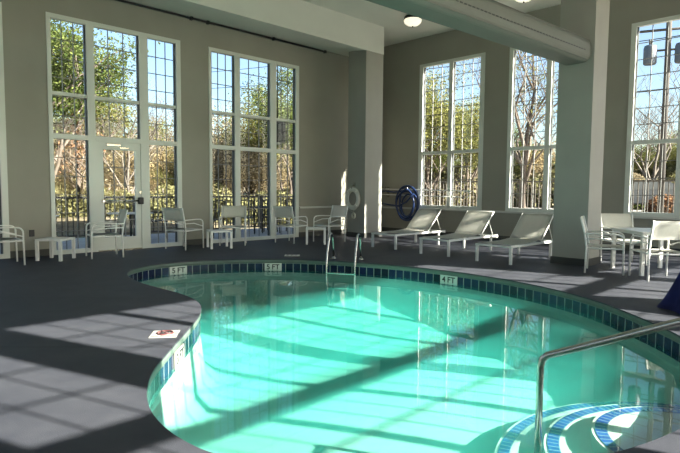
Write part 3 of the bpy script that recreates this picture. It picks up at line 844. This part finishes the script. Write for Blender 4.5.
dup(ic, (8.6, 12.4, 0), -.6, 'dark iron patio chair outside the middle pane of the second window')
dup(ic, (9.35, 12.3, 0), 2.6, 'dark iron patio chair outside between middle and right panes')
dup(ic, (10.3, 12.3, 0), -1.2, 'dark iron patio chair outside the right pane of the second window')
dup(ic, (3.05, 12.75, 0), .6, 'dark iron patio chair outside behind the small round table')
dup(ic, (6.05, 12.5, 0), -2.0, 'dark iron patio chair seen outside through the right of the door glass')
t = thing('iron_table', 'dark iron patio table outside the second window', 'table', (9.6, 12.85, 0))
mb = MB(); mb.lathe([(.45, .68), (.46, .69), (.45, .71)], (0, 0, 0), 28); mb.build('tabletop', 'iron', t)
for k in range(4):
    a = PI / 4 + k * PI / 2
    mb = MB(); mb.tube([(.35 * math.cos(a), .35 * math.sin(a), 0), (.22 * math.cos(a), .22 * math.sin(a), .4), (.33 * math.cos(a), .33 * math.sin(a), .68)], .015, 6); mb.build('leg', 'iron', t)
# black box hung from the wall outside the right pane of the second window
t = thing('hanging_box', 'black box hanging outside the upper right pane of the second window', 'lamp', (8.75, 11.2, 2.75))
mb = MB(); mb.box((-.20, -.10, -.32), (.20, .10, .22), bevel=.03); mb.build('housing', 'black', t)
mb = MB(); mb.tube([(0, 0, .2), (0, 0, 1.8), (0, -.32, 1.85)], .015, 6); mb.build('hanger', 'black', t)
mb = MB(); mb.lathe([(.06, -.36), (.09, -.33), (.09, -.31)], (0, 0, 0), 16); mb.build('lens', 'marker', t)  # small pale disc under the box

# ------------------------------------------------------------------ trees
def grow(rng, base, d, length, rad, depth, segs_out, tips, spread=.55, up=.12, kids=3):
    pts = [base]; p = Vector(base); dd = Vector(d).normalized(); n = 4
    for i in range(n):
        dd = (dd + Vector((rng.uniform(-1, 1), rng.uniform(-1, 1), rng.uniform(-.6, 1))) * .16 + Vector((0, 0, up * .3))).normalized()
        p = p + dd * length / n; pts.append(p.copy())
    segs_out.append((pts, [rad * (1 - .5 * i / n) for i in range(n + 1)]))
    if depth == 0:
        tips.extend(pts[1:]); return
    for k in range(kids):
        i = rng.choice((2, 3, 4)) if k else 4
        b = pts[i]
        a = rng.uniform(0, 2 * PI)
        side = Vector((math.cos(a), math.sin(a), rng.uniform(-.1, .5)))
        nd = (dd * (1 - spread) + side * spread).normalized()
        grow(rng, b, nd, length * rng.uniform(.58, .78), rad * .52, depth - 1, segs_out, tips, spread, up, kids)
def make_tree(seed, h, leaf_m, bark_m, nleaf, leaf=.16, cl=.55, depth=4, spread=.55, label='', trunk=.16, first=.3, kids=3):
    rng = random.Random(seed)
    t = thing('tree', label, 'tree', group='trees in the wood outside')
    segs, tips = [], []
    grow(rng, Vector((0, 0, -.3)), (0, 0, 1), h * first, trunk, 0, segs, [])
    top = segs[0][0][-1]
    for k in range(5):
        a = 2 * PI * k / 5 + rng.uniform(-.5, .5)
        grow(rng, segs[0][0][2 + k % 3], (math.cos(a) * .75, math.sin(a) * .75, 1.0), h * .30, trunk * .6, depth - 1, segs, tips, spread, .2, kids)
    grow(rng, top, (0, 0, 1), h * .36, trunk * .7, depth - 1, segs, tips, spread, .3, kids)
    mb = MB()
    for pts, r in segs: mb.tube(pts, [max(x, .008) for x in r], 5, cap=False)
    mb.build('trunk', bark_m, t, fix=False)
    if nleaf:
        bm = bmesh.new()
        for k in range(nleaf):
            c = rng.choice(tips) + Vector((rng.gauss(0, cl), rng.gauss(0, cl), rng.gauss(0, cl * .8)))
            a = Vector((rng.gauss(0, 1), rng.gauss(0, 1), rng.gauss(0, 1))).normalized(); b = a.orthogonal().normalized()
            if rng.random() < .5: b = a.cross(b)
            s = leaf * rng.uniform(.6, 1.3)
            vs = [bm.verts.new(c + a * s), bm.verts.new(c + b * s * .45), bm.verts.new(c - a * s), bm.verts.new(c - b * s * .45)]
            bm.faces.new(vs)
        me = bpy.data.meshes.new('foliage'); bm.to_mesh(me); bm.free(); me.materials.append(M[leaf_m])
        o = bpy.data.objects.new('foliage', me); COL.objects.link(o); o.parent = t
    return t
def at(az_px, dist, z=0):
    a = YAW - math.atan((az_px - 340) / FPX)
    return (dist * math.cos(a), dist * math.sin(a), z)

T = {}
used = set()
T['green'] = make_tree(1, 10, 'leaf_green', 'bark', 26000, .075, .45)
T['yellow'] = make_tree(2, 9, 'leaf_yellow', 'bark', 17000, .085, .5)
T['gold'] = make_tree(3, 8, 'leaf_gold', 'bark_pale', 7000, .10, .55, first=.15)
T['tan'] = make_tree(4, 7, 'leaf_tan', 'bark_pale', 7000, .095, .5, first=.15)
T['bare'] = make_tree(5, 10, None, 'bark_pale', 0, depth=5)
T['oak'] = make_tree(6, 12, 'leaf_yellow', 'bark', 1500, .10, .5, trunk=.26, first=.4, depth=5)
T['red'] = make_tree(7, 5, 'leaf_red', 'bark', 1500, .08, .4)
HT = {k: max(v.co.z for c in t.children for v in c.data.vertices) for k, t in T.items()}
def plant(kind, px, dist, rz, top, label, zfix=None):
    """top: height of the crown above the pool deck in metres"""
    x, y, _ = at(px, dist)
    if x > 30: z = .4 + .09 * max(0, x - 31)
    elif x > XB + 1 and y < 13.9: z = .34
    else: z = woods(x, y)
    scale = max(.2, (top - z) / HT[kind])
    if kind not in used:
        used.add(kind); t = T[kind]; t.location = (x, y, z); t.rotation_euler = (0, 0, rz); t.scale = (scale,) * 3; t['label'] = label; return t
    return dup(T[kind], (x, y, z), rz, label, scale)
rng = random.Random(11)
plant('green', 46, 21, 2.0, 8.9, 'dense green tree filling the left pane of the door window')
plant('red', 76, 23, 1.0, 4.9, 'small reddish tree low in the left pane of the door window')
plant('yellow', 106, 26, .2, 7.0, 'yellow green tree in the middle pane above the door')
plant('bare', 160, 28, .8, 6.6, 'bare pale tree in the right pane of the door window')
plant('bare', 130, 24, 2.8, 6.4, 'bare branching tree above the door, right of the yellow green tree')
plant('green', 286, 23, 2.4, 7.0, 'tall green tree in the right panes of the second window')
plant('yellow', 256, 27, 1.9, 6.6, 'yellow green tree in the middle pane of the second window')
plant('green', 8, 22, 4.4, 8.0, 'green tree seen through the window at the far left edge')
plant('tan', 222, 26, 1.4, 5.2, 'low tan leaved tree in the left pane of the second window')
WOOD = 'low autumn tree in the wood behind the dark left railing'
for k in range(26):
    px = -30 + k * 14 + rng.uniform(-5, 5)
    plant(('gold', 'tan', 'gold', 'tan', 'yellow')[k % 5], px, rng.choice((26, 28)), rng.uniform(0, 6), rng.uniform(2.8, 4.2), WOOD)
for k in range(30):
    px = -40 + k * 13 + rng.uniform(-5, 5)
    plant(('tan', 'gold', 'yellow', 'tan')[k % 4], px, rng.choice((33, 37, 41)), rng.uniform(0, 6), rng.uniform(4.2, 5.6), 'distant autumn tree on the slope of the left wood')
# right side
plant('yellow', 434, 30, .9, 8.2, 'yellow green tree in the left half of the first right window')
plant('green', 418, 33, .3, 9.0, 'green tree at the left edge of the first right window')
plant('yellow', 466, 32, 2.6, 7.3, 'yellow green tree in the right half of the first right window')
plant('oak', 524, 24, .5, 9.6, 'tall sparse tree with thick trunk in the middle right window')
plant('green', 508, 36, 2.2, 5.8, 'green tree beyond the thick trunk in the middle right window')
plant('bare', 648, 30, 3.0, 8.0, 'bare tree left of the utility pole in the right window')
plant('gold', 545, 34, 3.0, 5.0, 'golden tree low in the middle right window')
for k in range(30):
    px = 392 + k * 11.5 + rng.uniform(-5, 5)
    plant(('yellow', 'green', 'gold', 'yellow')[k % 4], px, rng.choice((36, 41, 46)), rng.uniform(0, 6), rng.uniform(3.6, 5.2), 'yellow green tree in the row beyond the right railing')

def make_shrub(seed, leaf_m, label):
    rg = random.Random(seed); bm = bmesh.new()
    t = thing('shrub', label, 'shrub', group='low shrubs beyond the left railing')
    stems = MB()
    for k in range(9):
        a = rg.uniform(0, 2 * PI); r = rg.uniform(.2, .7); stems.tube([(0, 0, -.2), (r * .5 * math.cos(a), r * .5 * math.sin(a), .5), (r * math.cos(a), r * math.sin(a), 1.1)], .015, 4)
    stems.build('stems', 'bark_pale', t)
    for k in range(2600):
        v = Vector((rg.gauss(0, .5), rg.gauss(0, .5), 0)); v.z = rg.uniform(0, 1.35 - .6 * min(1, v.length))
        a = Vector((rg.gauss(0, 1), rg.gauss(0, 1), rg.gauss(0, 1))).normalized(); b = a.orthogonal().normalized(); q = .07
        bm.faces.new([bm.verts.new(v + a * q), bm.verts.new(v + b * q * .5), bm.verts.new(v - a * q), bm.verts.new(v - b * q * .5)])
    me = bpy.data.meshes.new('foliage'); bm.to_mesh(me); bm.free(); me.materials.append(M[leaf_m])
    o = bpy.data.objects.new('foliage', me); COL.objects.link(o); o.parent = t
    return t
SH = 'low leafy shrub just beyond the dark left railing'
sh = [make_shrub(21, 'leaf_olive', SH), make_shrub(22, 'leaf_tan', SH)]
for k in range(30):
    px = -25 + k * 12 + rng.uniform(-4, 4); x, y, _ = at(px, (23.0, 25.5)[k % 2] + rng.uniform(-.4, .4)); z = woods(x, y); r_ = rng.uniform(0, 6)
    if k < 2: sh[k].location = (x, y, z); sh[k].rotation_euler = (0, 0, r_); sh[k].scale = (1.1,) * 3
    else: dup(sh[k % 2], (x, y, z), r_, SH, rng.uniform(.8, 1.3))

SR_ = 'bushy shrub on the bank beyond the right railing'
for k in range(26):
    px = 396 + k * 12.5 + rng.uniform(-4, 4); x, y, _ = at(px, 33.5 + rng.uniform(-.8, .8)); z = .4 + .09 * max(0, x - 31) if x > 30 else .34
    if 630 < px: x, y, _ = at(px, 36)
    dup(sh[k % 3 == 0], (x, y, z), rng.uniform(0, 6), SR_, rng.uniform(1.4, 2.0), group='shrubs on the bank beyond the right railing')

# low retaining wall among the left trees
def ground_wall(name, px0, px1, dist, z0, z1, label, m='stone'):
    a = Vector(at(px0, dist)); b = Vector(at(px1, dist)); d = b - a
    mb = MB(); mb.box((0, -.2, z0), (d.length, .2, z1), bevel=.03)
    o = mb.build(name, m, loc=(a.x, a.y, 0), rz=math.atan2(d.y, d.x)); tag(o, label, 'wall')
ground_wall('stone_wall', 40, 98, 29.0, .1, 1.3, 'pale wall strip beyond the railing left of the door', 'concrete')
ground_wall('stone_wall', 600, 720, 34, .3, 1.0, 'stone garden wall across the drive in the right window')

# utility pole with transformers
px_, py_, _ = at(660, 24)
t = thing('utility_pole', 'tall wooden utility pole with cross-arms in the right window', 'pole', (px_, py_, .34))
mb = MB(); mb.tube([(0, 0, 0), (0, 0, 11)], [.12, .09], 12); mb.build('pole', 'wood_pole', t)
mb = MB(); a = YAW - PI / 2 - .4
dxv = Vector((math.cos(a), math.sin(a), 0))
mb.tube([-dxv * 1.0 + Vector((0, 0, 6.95)), dxv * 1.0 + Vector((0, 0, 6.95))], .05, 6)
mb.tube([-dxv * .6 + Vector((0, 0, 6.2)), dxv * .6 + Vector((0, 0, 6.2))], .04, 6); mb.build('cross_arm', 'wood_pole', t)
for s in (-.58, .45):
    mb = MB(); cc = dxv * s + Vector((0, 0, 5.7))
    mb.lathe([(.20, 0), (.23, .05), (.23, .62), (.20, .70), (.06, .74)], cc, 18); tr = mb.build('transformer', 'transformer', t)
    mb = MB()
    for q in (-.1, .1): mb.tube([cc + Vector((q, 0, .7)), cc + Vector((q, 0, .92))], .03, 6)
    mb.build('bushing', 'iron', tr)
mb = MB(); mb.tube([(.2, 0, 4.2), (.2, 0, 0)], .04, 6); mb.build('riser_conduit', 'transformer', t)
for k, (z, o2) in enumerate(((8.1, 0.0), (6.7, .3), (5.3, -.2))):
    A1 = Vector((px_, py_, z)); dirv = Vector((math.cos(YAW + .9), math.sin(YAW + .9), 0))
    mb = MB(); pts = []
    for i in range(21):
        u = i / 20 - .5; pts.append(A1 + dirv * (u * 60) + Vector((0, 0, o2 + 5 * u * u)))
    mb.tube(pts, .018, 4)
    tag(mb.build('power_line', 'iron'), ('topmost', 'middle', 'lowest')[k] + ' thin power line crossing the sky behind the right windows', 'cable')

# parked car across the drive
cx, cy, _ = at(640, 27)
t = thing('car', 'dark parked car beyond the railing in the right window', 'car', (cx, cy, .34), YAW - PI / 2 - .2)
prof = [(-2.2, .35), (-2.2, .75), (-1.9, .88), (-1.2, .95), (-.6, 1.38), (.7, 1.42), (1.35, .98), (2.1, .9), (2.2, .6), (2.2, .35)]
mb = MB(); mb.prism([(x, -.85, z) for x, z in prof], (0, 1.7, 0))
bmesh.ops.bevel(mb.bm, geom=mb.bm.edges[:], offset=.06, segments=2, affect='EDGES'); mb.build('body', 'car', t)
mb = MB(); mb.prism([(x, -.86, z) for x, z in ((-1.0, .97), (-.52, 1.32), (.62, 1.34), (1.1, 1.0))], (0, 1.72, 0)); mb.build('side_window', 'frame_dark', t)
for sx in (-1.35, 1.35):
    for sy in (-.78, .78):
        mb = MB(); mb.tube([(sx, sy - .1, .32), (sx, sy + .1, .32)], .32, 18); mb.build('wheel', 'tyre', t)
# flowering shrubs by the drive
def bush(name, px, dist, r, leaf_m, label, seed):
    rg = random.Random(seed); x, y, _ = at(px, dist); bm = bmesh.new()
    for k in range(1800):
        v = Vector((rg.gauss(0, 1), rg.gauss(0, 1), abs(rg.gauss(0, 1)))).normalized() * r * rg.uniform(.55, 1)
        a = Vector((rg.gauss(0, 1), rg.gauss(0, 1), rg.gauss(0, 1))).normalized(); b = a.orthogonal().normalized(); s = .08
        bm.faces.new([bm.verts.new(v + a * s), bm.verts.new(v + b * s * .5), bm.verts.new(v - a * s), bm.verts.new(v - b * s * .5)])
    me = bpy.data.meshes.new(name); bm.to_mesh(me); bm.free(); me.materials.append(M[leaf_m])
    o = bpy.data.objects.new(name, me); COL.objects.link(o); o.location = (x, y, .34)
    tag(o, label, 'shrub')
bush('shrub', 665, 25.5, .8, 'leaf_red', 'reddish shrub at the foot of the utility pole', 1)
bush('shrub', 678, 26, .7, 'leaf_yellow', 'yellow green shrub at the right edge beyond the drive', 2)
bush('shrub', 640, 31, .9, 'leaf_green', 'green shrub behind the parked car', 3)
